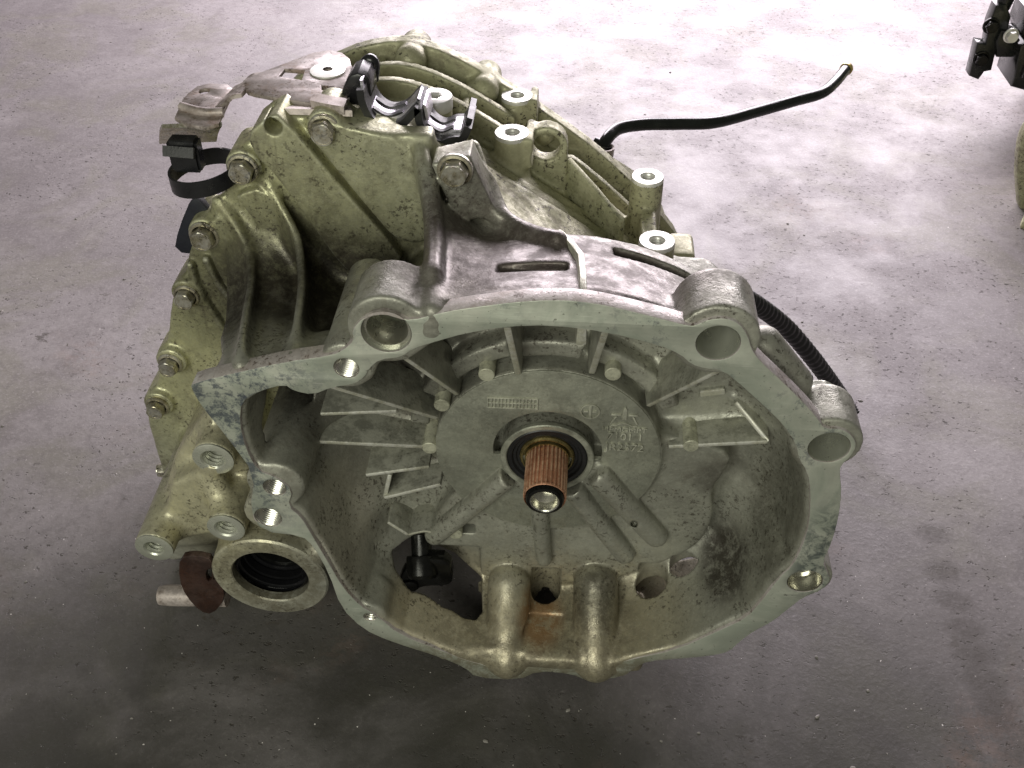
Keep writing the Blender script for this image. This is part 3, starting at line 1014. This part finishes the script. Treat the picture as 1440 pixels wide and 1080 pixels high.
for p, r, hr in BC:
    n = 9
    prof = [(r * .97, .0010), (r * .98, -.0008), (r * .92, -.0012), (hr + .0012, -.0012), (hr, 0)]
    for k in range(n):
        prof += [(hr - .0001, .001 + k * .0036), (hr - .0012, .0028 + k * .0036)]
    prof += [(hr - .001, .034), (0, .034)]
    put('boss_face', lathe(prof, p, (0, 1, 0), 32), 'face', bell, None)

# rusty bracket and pin below the left bosses
rb = put('rusty_bracket', prism(chaikin(XZ([(253, 782), (275, 778), (302, 785), (300, 812), (312, 815), (318, 840), (300, 862), (282, 858), (262, 836), (252, 812)], .038), 1),
                                 [chaikin(XZ([(290, 800), (300, 796), (300, 812), (292, 816)], .038), 1)], .036, .042, .001), 'darkrust', box, 'dark brown rusty bracket below the bosses')
put('locating_pin', sweep([V(226, 837, y=.048), V(240, 837, y=.048), V(320, 838, y=.050)], [.0085, .0095, .0095], 16, n=0), 'steel', box, 'short steel pin sticking out by the rusty bracket')


# ---------------------------------------------------------------- bolts
def bolt(p, d, R=.0115, parent=box, m='bolt', scale=1.):
    root = bpy.data.objects.new('bolt', None)
    col.objects.link(root)
    root.parent = parent
    p = Vector(p)
    d = Vector(d).normalized()
    s = scale
    put('washer', lathe([(0, 0), (R, 0), (R, .0018 * s), (R * .94, .0026 * s), (R * .80, .0030 * s)], p, d, 28), m, root)
    u, v, _ = frame(d)
    bm = bmesh.new()
    rot = random.uniform(0, 1)
    rr = R * .80
    rings = []
    for r_, t in ((rr, .002 * s), (rr, .0082 * s), (rr * .90, .0098 * s)):
        rings.append([bm.verts.new(p + d * t + u * (r_ * math.cos(rot + k * math.pi / 3)) + v * (r_ * math.sin(rot + k * math.pi / 3))) for k in range(6)])
    for a, b in zip(rings, rings[1:]):
        for k in range(6):
            bm.faces.new((a[k], a[(k + 1) % 6], b[(k + 1) % 6], b[k]))
    bm.faces.new(rings[-1])
    bmesh.ops.bevel(bm, geom=list(bm.edges), offset=.0005, segments=1, affect='EDGES')
    put('hex_head', from_bm(bm, 'hex', True, 25), m, root)
    put('head_ring', lathe([(rr * .82, .0095 * s), (rr * .82, .0102 * s), (rr * .72, .0102 * s), (rr * .70, .0094 * s), (0, .0094 * s)], p, d, 24), m, root)
    return root


for u, v in ((457, 181), (342, 236), (288, 330), (263, 415), (240, 510), (222, 570)):
    p = P(u, v, y=.1435)
    bolt(p, (0, -1, 0), .0112 if v < 400 else .0100)
bolt(P(640, 238, y=.1170), (0, -1, 0), .0118)
bolt(P(166 + 20, 660, y=.19) * 0 + P(237, 660, y=.18), (-1, -.2, 0), .009)

# ---------------------------------------------------------------- transmission case behind the plate
CON = [(-.352, .10), (-.345, .17), (-.318, .25), (-.288, .315), (-.255, .370), (-.220, .405), (-.185, .424), (-.150, .430), (-.120, .426), (-.090, .411), (-.050, .386),
       (-.01, .360), (.03, .333), (.06, .314), (.088, .283), (.106, .240), (.116, .17), (.10, .06), (.05, .030), (-.30, .030), (-.345, .06)]
vc = Vol((-.39, .135, .0), (.15, .385, .462), .0017)
grow = lambda o: (lambda y: -o + 0 * y)
vc.add(s_polyy(CON, .178, .345, .004, grow(-.010)), 0)
CONR = [(-.075, .03), (-.075, .395)] + [q for q in CON if q[0] > -.07 and q[1] > .05]
vc.add(s_polyy(CONR, .128, .186, .002, grow(.0)), .001)
vc.add(s_polyy(CON, .172, .19, .002, grow(.0)), .001)
vc.add(s_polyy(CON, .186, .206, .0015, grow(-.0035)), .001)
vc.add(s_polyy(CON, .206, .222, .0015, grow(-.006)), .001)
RIM = [(-.352, .10), (-.345, .17), (-.318, .25), (-.285, .330), (-.235, .400), (-.182, .428), (-.155, .436), (-.130, .438), (-.100, .428), (-.064, .408), (-.02, .378), (.019, .349), (.058, .312), (.098, .262), (.115, .2), (.115, .1), (.05, .028), (-.3, .028)]
for y0, y1, o in ((.292, .306, .002), (.262, .270, -.003), (.235, .243, -.003)):
    vc.add(s_polyy(chaikin(RIM, 1), y0, y1, .0012, grow(o)), .002)
for u, v, ln in ((528, 118, .08), (655, 150, .075), (748, 170, .05)):
    p = P(u, v, y=.255)
    vc.add(s_box((p[0], .258, p[2] - .006), (.003, .045, .012), .0015), .003)
# sump that stands on the floor, rear cover
vc.add(s_box((-.12, .258, .035), (.15, .070, .0240), .006), .008)
vc.add(s_polyy([(x * .86 - .02, .2 + (z - .2) * .86) for x, z in CON], .33, .375, .012), .008)
# knobs behind the rim
for u, v, r, L in ((584, 58, .0125, .335), (684, 100, .0120, .330), (768, 162, .0080, .325), (806, 199, .0075, .322)):
    p = P(u, v, y=.312)
    vc.add(s_cap((p[0], .285, p[2] - .004), (p[0], .318, p[2] - .006), r), .003)
# lug plate with a round hole
LUG = P(768, 208, y=.232)
lug = [(LUG[0] + .0165 * math.cos(t), LUG[2] + .0165 * math.sin(t)) for t in np.linspace(math.pi * 1.0, 0, 14)] + [(LUG[0] + .0165, LUG[2] - .06), (LUG[0] - .0165, LUG[2] - .06)]
vc.add(s_polyy(lug, .232, .246, .0015), .003)
vc.cut(s_cyl((LUG[0], .21, LUG[2]), (LUG[0], .247, LUG[2]), .0108, 0), .001)
vc.cut(s_box((LUG[0] + .004, .262, LUG[2] + .02), (.03, .015, .045), .002), .001)
# vertical mounting bosses
TOPS = [((727, 134), .402, .0125, .070), ((720, 186), .402, .0130, .070), ((911, 248), .362, .0125, .075), ((924, 338), .362, .0128, .065)]
TP = []
for (u, v), z, r, L in TOPS:
    p = P(u, v, z=z)
    TP.append((p, r))
    vc.add(s_cyl((p[0], p[1], p[2] - .001), (p[0], p[1], p[2] - L), r, .0008, r * 1.10), .004)
    vc.cut(s_cyl((p[0], p[1], p[2] + .01), (p[0], p[1], p[2] - .03), .0052, 0), .0005)
for i, j in ((0, 1), (2, 3)):
    a, b = TP[i][0], TP[j][0]
    vc.add(s_box(((a[0] + b[0]) / 2, (a[1] + b[1]) / 2, (a[2] + b[2]) / 2 - .040), (.006, abs(a[1] - b[1]) / 2, .018), .002), .004)
for k in (2, 3):
    p = TP[k][0]
    vc.add(s_cap((p[0], p[1] - TP[k][1], p[2] - .03), (p[0], p[1] - TP[k][1] - .004, p[2] - .07), .003), .004)
p = P(955, 358, z=.335)
vc.add(s_box((p[0] + .002, p[1] + .012, p[2] - .022), (.010, .016, .024), .004), .004)
# post for the plug and the saddle pad
PLUG = P(611, 136, z=.432)
vc.add(s_cyl((PLUG[0], PLUG[1], PLUG[2] - .008), (PLUG[0], PLUG[1], .37), .0125, .001), .004)
vc.add(s_polyy(XZ([(500, 186), (530, 198), (585, 212), (640, 218), (660, 212), (660, 260), (500, 240)], .172), .165, .19, .002), .003)
case = put('transmission_case', vc.mesh('transmission_case'), 'case', box, 'olive toned cast case with ribbed sloping top')
del vc
put('rib', web([P(800, 222, y=.238), P(838, 264, y=.216), P(876, 310, y=.194)], (0, 0, -.04), .005), 'case', case)
for p, r in TP:
    prof = [(r * 1.0, -.003), (r, -.0006), (r * .97, .0002), (.0060, .0002), (.0052, -.0006)]
    for k in range(10):
        prof += [(.0051, -.001 - k * .0022), (.0042, -.0021 - k * .0022)]
    prof += [(.004, -.026), (0, -.026)]
    put('boss_top', lathe(prof, p, (0, 0, 1), 36), 'bright', case, 'bright machined top of a threaded boss')
# plug with a star socket
star = []
for k in range(12):
    rr = .0052 if k % 2 == 0 else .0036
    star.append((PLUG[0] + rr * math.cos(k * math.pi / 6), PLUG[1] + rr * math.sin(k * math.pi / 6)))
put('plug', prism(circ((PLUG[0], PLUG[1]), .0130, 36), [star], PLUG[2] - .009, PLUG[2] + .001, .0010, 'xy'), 'bright', box, 'pale round plug with star socket')
put('plug_socket', prism(circ((PLUG[0], PLUG[1]), .0060, 20), [], PLUG[2] - .0085, PLUG[2] - .006, 0, 'xy'), 'bore', box)

# ---------------------------------------------------------------- saddle clip with rubber
sad = bpy.data.objects.new('pipe_clip', None)
col.objects.link(sad)
sad.parent = box
sad['label'] = 'double saddle pipe clip of bright steel and black rubber'
for name, pts in (('saddle', [(512, 108), (516, 128), (528, 150), (548, 161), (570, 156), (586, 140), (592, 134)]),
                  ('saddle', [(592, 134), (594, 152), (604, 172), (622, 183), (640, 178), (654, 176), (662, 160)])):
    path = [P(u, v, y=.176) for u, v in pts]
    put('rubber_saddle', strip([q + np.array([0, 0, -.0015]) for q in path], (0, .034, 0), .0050), 'rubber', sad)
    inner = [q + np.array([0, -.001, .0022]) for q in path]
    put('steel_band', strip(inner, (0, .0180, 0), .0018), 'clip', sad)
    for dy in (-.0075, .0055):
        mid = [q + np.array([0, dy, .0034]) for q in path[2:5]]
        put('rubber_pad', strip(mid, (0, .0042, 0), .0016), 'rubber', sad)
put('clip_bridge', strip([P(u, v, y=.178) for u, v in ((584, 150), (592, 138), (600, 140), (604, 158))], (0, .022, 0), .002), 'clip', sad)
put('clip_tab', prism(chaikin(XZ([(484, 116), (498, 98), (522, 106), (524, 140), (512, 148), (480, 140)], .176), 1), [], .172, .196, .002), 'plastic', sad, 'black plastic end of the clip')
put('clip_hook', sweep([P(u, v, y=.20) for u, v in ((500, 112), (508, 96), (520, 84), (526, 92), (524, 112))], .0042, 10), 'plastic', sad)
put('clip_end', strip([P(u, v, y=.18) for u, v in ((652, 178), (660, 164), (664, 152))], (0, .03, 0), .004), 'plastic', sad)

# ---------------------------------------------------------------- sheet steel bracket
br = bpy.data.objects.new('sheet_bracket', None)
col.objects.link(br)
br.parent = box
br['label'] = 'scuffed sheet steel bracket bolted on the case top'
ZB = .452
put('plate', prism(chaikin(XY([(344, 110), (394, 91), (455, 68), (490, 76), (497, 102), (484, 152), (443, 146), (362, 133), (343, 127)], ZB), 1),
                   [XY([(392, 107), (400, 97), (428, 99), (424, 112)], ZB), circ(XY([(461, 100)], ZB)[0], .0034, 16), XY([(452, 120), (478, 124), (477, 130), (452, 126)], ZB)], ZB - .003, ZB, .0006, 'xy'), 'steel', br)
e1, e2 = P(343, 120, z=ZB - .001), P(333, 150, z=.43)
put('step', strip([P(354, 119, z=ZB - .0015), P(340, 122, z=ZB - .003), P(330, 132, z=.440), P(318, 138, z=.436)], (.005, .034, 0), .003, n=4), 'steel', br)
za = .436
put('arm', prism(chaikin(XY([(283, 116), (333, 119), (318, 148), (303, 182), (243, 170), (252, 150), (258, 136)], za), 1), [circ(XY([(287, 128)], za)[0], .004, 16)], za - .003, za, .0006, 'xy'), 'steel', br)
put('fold', sweep([P(255, 150, z=za + .001), P(285, 158, z=za + .001), P(314, 158, z=za + .001)], .0035, 10, n=4), 'steel', br)
put('tab', strip([P(270, 176, z=za - .002), P(266, 184, z=za - .010), P(264, 198, z=za - .026)], (.040, .006, 0), .003, n=4), 'bolt', br)
put('glare_disc', lathe([(.0125, 0), (.0125, .0010), (.006, .0016), (.0036, .0016)], P(461, 100, z=ZB), (0, 0, 1), 24), 'bright', br)  # bright disc standing in for white glare on the plate
put('stiffener', strip([P(440, 141, z=ZB + .001), P(462, 146, z=ZB + .002), P(486, 150, z=ZB + .001)], (0, .012, 0), .006, n=4), 'steel', br)
put('stay', strip([P(440, 138, z=ZB - .002), P(440, 146, z=ZB - .008), P(443, 158, y=.15)], (.05, 0, 0), .004, n=4), 'steel', br)

# ---------------------------------------------------------------- cable tie hanging on the bracket
tie = bpy.data.objects.new('cable_tie', None)
col.objects.link(tie)
tie.parent = box
tie['label'] = 'black plastic cable tie loop hanging from the bracket'
loop = []
tc = P(288, 243, y=.150)
for k in range(41):
    t = 2 * math.pi * k / 40
    loop.append((tc[0] + .0245 * math.cos(t), .150 + .020 * math.sin(t), tc[2] + .002 * math.sin(t) + .004 * math.cos(t)))
bmw = bmesh.new()
rows = []
for k, p in enumerate(loop[:-1]):
    d = Vector((math.cos(2 * math.pi * k / 40), math.sin(2 * math.pi * k / 40), 0)) * .0009
    rows.append([bmw.verts.new(Vector(p) + d * s + Vector((0, 0, q))) for s, q in ((1, -.006), (1, .006), (-1, .006), (-1, -.006))])
for k in range(40):
    a, b = rows[k], rows[(k + 1) % 40]
    for i in range(4):
        bmw.faces.new((a[i], a[(i + 1) % 4], b[(i + 1) % 4], b[i]))
put('strap', from_bm(bmw, 'strap', True, 40), 'plastic', tie)
hd = P(262, 216, y=.150)
bmw = bmesh.new()
bmesh.ops.create_cube(bmw, size=1, matrix=Matrix.Translation(hd) @ Matrix.Diagonal((.021, .013, .024, 1)))
bmesh.ops.bevel(bmw, geom=list(bmw.edges), offset=.002, segments=2, affect='EDGES')
put('head', from_bm(bmw, 'head'), 'plastic', tie)
put('head_tongue', strip([hd + np.array([-.012, -.008, .006]), hd + np.array([.010, -.010, .006])], (0, .004, .006), .003, n=0), 'plastic', tie)
put('cover_tab', prism(chaikin(XZ([(272, 272), (290, 285), (308, 318), (304, 346), (290, 356), (246, 352), (252, 320)], .158), 1), [], .155, .162, .001), 'navy', box, 'dark navy plastic tab behind a cover bolt')

# ---------------------------------------------------------------- black pipe, clip and corrugated hose
pipe = bpy.data.objects.new('black_pipe', None)
col.objects.link(pipe)
pipe.parent = box
pipe['label'] = 'bent black metal pipe reaching out over the floor'
pp = [(843, 240, .305), (846, 215, .322), (852, 198, .330), (870, 181, .332), (905, 175, .330), (955, 174, .328), (1005, 172, .325), (1060, 158, .320), (1120, 141, .316), (1155, 131, .314), (1174, 116, .313), (1190, 97, .313)]
pts = [P(u, v, z=z) for u, v, z in pp]
put('tube', sweep(pts, .0056, 14), 'paint', pipe)
put('tube_end', lathe([(.0057, -.003), (.0066, -.002), (.0066, .002), (.0050, .0028), (.0040, .0028), (.0038, -.004), (0, -.004)], pts[-1], pts[-1] - pts[-2], 18), 'yellow', pipe)
pc = P(848, 212, z=.324)
put('hose_end', sweep([P(842, 242, z=.303), P(846, 222, z=.317), P(849, 205, z=.327)], .0078, 14, n=4), 'rubber', pipe)
put('hose_clamp', lathe([(.0082, -.004), (.0098, -.004), (.0098, .004), (.0082, .004)], pc, pts[1] - pts[0], 20), 'steel', pipe)
put('clamp_ear', sweep([P(836, 199, z=.328), P(846, 203, z=.327)], [.0042, .0042], 10, n=0), 'plastic', pipe)
hp = [P(1000, 402, y=.245), P(1042, 416, y=.265), P(1075, 436, y=.285), P(1108, 463, y=.305), P(1140, 500, y=.32), P(1165, 533, y=.335), P(1186, 563, y=.352), P(1199, 585, z=.021)]
dense = crom(hp, 26)
put('corrugated_hose', sweep(dense, [(.0080 if (i // 2) % 2 else .0088) for i in range(len(dense))], 14, n=0), 'hose', box, 'black corrugated hose curving down to the floor')
put('sensor_stub', sweep([P(1095, 535, y=.14), P(1124, 538, y=.14), P(1138, 540, y=.14)], [.010, .010, .009], 14, n=0), 'plastic', box)

# ================================================================== second gearbox at the picture's edge
g2 = bpy.data.objects.new('gearbox', None)
col.objects.link(g2)
g2['label'] = 'second gearbox farther back with a black bolted mount sticking out'
g2['category'] = 'gearbox'
g2.location.z = FLOOR
q0 = P(1438, 322, z=.0)
gx, gy = q0[0] + .035, q0[1]
v2 = Vol((gx - .08, gy - .06, .0), (gx + .36, gy + .62, .40), .004)
pr = [(gx - .02, .06), (gx - .028, .14), (gx - .02, .20), (gx + .02, .27), (gx + .10, .31), (gx + .24, .30), (gx + .31, .2), (gx + .31, .05), (gx + .25, .0), (gx + .03, .0), (gx - .005, .03)]
v2.add(s_polyy(XZ([(1437, 330), (1430, 300), (1427, 262), (1428, 232), (1434, 202), (1446, 184), (1500, 160), (1650, 180), (1650, 340)], gy + .03), gy + .03, gy + .05, .003), 0)
v2.add(s_polyy([(gx + .09 + (x - gx) * .75, z * .72) for x, z in pr], gy + .04, gy + .42, .01), .006)
v2.add(s_cyl((gx + .16, gy + .01, .16), (gx + .16, gy + .1, .16), .08, .003), .006)
v2.cut(s_cyl((gx + .16, gy - .02, .16), (gx + .16, gy + .06, .16), .05, .003), .003)
for t in range(6):
    a = 2 * math.pi * t / 6 + .3
    v2.add(s_cyl((gx + .15 + .15 * math.cos(a), gy + .025, .155 + .12 * math.sin(a)), (gx + .15 + .15 * math.cos(a), gy + .09, .155 + .12 * math.sin(a)), .016, .002), .004)
put('transmission_case', v2.mesh('case2'), 'case', g2)
del v2
put('floor_foot', prism(chaikin(XY([(1431, 322), (1440, 306), (1460, 300), (1480, 330), (1440, 326)], .008), 1), [], 0, .010, .001, 'xy'), 'case', g2)
ym = gy + .30
mount = [((1372, 116), (1383, 62), (1389, 66), (1397, 28), (1408, 12), (1413, 30), (1408, 50), (1400, 62), (1396, 106), (1380, 116))]
put('mount_flange', prism(XZ([(1357, 112), (1368, 66), (1380, 68), (1384, 40), (1394, 14), (1408, 12), (1415, 30), (1408, 58), (1396, 70), (1388, 104), (1378, 106), (1370, 117)], ym), [], ym - .012, ym + .012, .002), 'paint', g2, 'black bolted mount plate')
put('mount_stud', sweep([P(1406, 22, y=ym), P(1413, 4, y=ym)], [.010, .012], 12, n=0), 'paint', g2)
put('mount_arm', prism(XZ([(1392, 62), (1400, 46), (1424, 52), (1424, 84), (1394, 84)], ym), [], ym - .018, ym + .018, .003), 'paint', g2)
put('mount_block', prism(XZ([(1414, 86), (1420, 60), (1428, 56), (1426, 44), (1436, 18), (1500, 10), (1510, 130), (1444, 126), (1408, 116), (1412, 102)], ym), [], ym - .04, ym + .04, .004), 'paint', g2)
bolt(P(1390, 46, y=ym - .012), (0, -1, 0), .012, g2, 'lever')
bolt(P(1376, 92, y=ym - .012), (0, -1, 0), .012, g2, 'lever')
put('mount_rib', prism(XZ([(1420, 100), (1432, 60), (1436, 62), (1426, 104)], ym), [], ym - .05, ym - .03, .002), 'paint', g2)
bolt(P(1418, 60, y=ym - .025), (0, -1, 0), .011, g2, 'bright')

# ================================================================== floor
def floor_material():
    t = NT('stained_concrete')
    mp = t.n('ShaderNodeMapping')
    mp.inputs['Scale'].default_value = (.85, 1.1, 1)
    mp.inputs['Rotation'].default_value = (0, 0, .25)
    t.link(t.co, mp.inputs['Vector'])
    stretch = mp.outputs[0]
    c = t.mix(t.ramp(t.noise(2.6, 7, .62, .6), .40, .60), (.245, .222, .228), (.325, .297, .305))
    c = t.mix(t.ramp(t.noise(6.5, 6, .62, .9), .46, .62, 0, .6), c, (.25, .235, .20))
    c = t.mix(t.ramp(t.noise(15, 6, .70, .6), .48, .64, 0, .4), c, (.20, .178, .185))
    c = t.mix(t.ramp(t.noise(34, 6, .75, .3), .53, .66, 0, .22), c, (.47, .43, .445))
    c = t.mix(t.ramp(t.noise(85, 6, .8), .47, .62, 0, .38), c, (.17, .152, .155))
    c = t.mix(t.ramp(t.noise(260, 3, .7), .52, .66, 0, .30), c, (.48, .44, .45))
    # shade over the floor in front of the gearbox, darkened into its colour
    front_shade = t.math('MULTIPLY', t.blob((-.10, -.28, 0), (.95, .46, 1), .6), t.ramp(t.noise(6, 5, .6, .6), .25, .6, .55, 1))
    c = t.mix(t.math('MULTIPLY', front_shade, .93), c, (.026, .0248, .0195))
    # dark pits and flecks
    pit = t.math('MULTIPLY', t.ramp(t.noise(150, 3, .7, 0, stretch), .60, .66), t.ramp(t.noise(9, 4, .6), .45, .58))
    c = t.mix(t.math('MULTIPLY', pit, .85), c, (.045, .038, .032))
    pit2 = t.math('MULTIPLY', t.ramp(t.noise(44, 5, .78, .4, stretch), .61, .67), t.ramp(t.noise(4, 3), .48, .60))
    c = t.mix(t.math('MULTIPLY', pit2, .7), c, (.07, .06, .05))
    fl_ = t.ramp(t.noise(210, 2, .6), .735, .76)
    c = t.mix(fl_, c, (.72, .68, .66))
    rust = t.math('MULTIPLY', t.ramp(t.noise(4.3, 4, .6, .5), .58, .72), t.ramp(t.noise(60, 4, .8), .40, .60))
    c = t.mix(t.math('MULTIPLY', rust, .16), c, (.34, .20, .15))
    # tyre print: a row of dark pads
    for k in range(9):
        s = k / 8
        p = P(1306 + 120 * s, 760 + 310 * s ** .85, z=0)
        m = t.math('MULTIPLY', t.blob((p[0], p[1], 0), (.017, .012, 1), .45), t.ramp(t.noise(110, 4, .8), .35, .6, .5, 1))
        c = t.mix(t.math('MULTIPLY', m, .7), c, (.07, .06, .055))
    r = t.ramp(t.noise(9, 5, .65), .3, .7, .42, .66)
    b = t.bump(t.noise(38, 6, .7), .22, .003)
    b = t.bump(t.noise(260, 3, .7), .25, .0012, b)
    b = t.bump(t.math('MULTIPLY', pit, -1), .6, .0015, b)
    return t.out(c, r, 0, b)


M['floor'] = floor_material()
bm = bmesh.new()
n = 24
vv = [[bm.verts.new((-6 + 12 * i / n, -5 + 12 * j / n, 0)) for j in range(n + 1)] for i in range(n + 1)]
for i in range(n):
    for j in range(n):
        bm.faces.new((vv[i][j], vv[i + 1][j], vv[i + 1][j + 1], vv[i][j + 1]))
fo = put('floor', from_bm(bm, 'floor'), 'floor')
fo['kind'] = 'structure'
fo.location.z = FLOOR

# grit and paint chips lying on the floor
bm = bmesh.new()
for k in range(230):
    u, v = random.uniform(-20, 1460), random.uniform(0, 1100)
    p = P(u, v, z=0)
    if -.37 < p[0] < .2 and -.01 < p[1] < .4:
        continue
    s = random.choice((.0004, .0005, .0007, .0011)) * (1 + .5 * random.random())
    base = bmesh.ops.create_icosphere(bm, subdivisions=1, radius=1)['verts']
    m = Matrix.Translation((p[0], p[1], s * .3)) @ Matrix.Rotation(random.uniform(0, 6.3), 4, 'Z') @ Matrix.Diagonal((s * random.uniform(.8, 2), s, s * random.uniform(.3, .8), 1))
    for vx in base:
        vx.co = m @ (vx.co * random.uniform(.8, 1.2))
grit = put('grit', from_bm(bm, 'grit', False), plain('grit', (.30, .28, .26), .6, 0, .6, 40))
grit['kind'] = 'stuff'
grit.location.z = FLOOR
grit['label'] = 'pale grit and paint chips scattered on the concrete'
grit['category'] = 'grit'
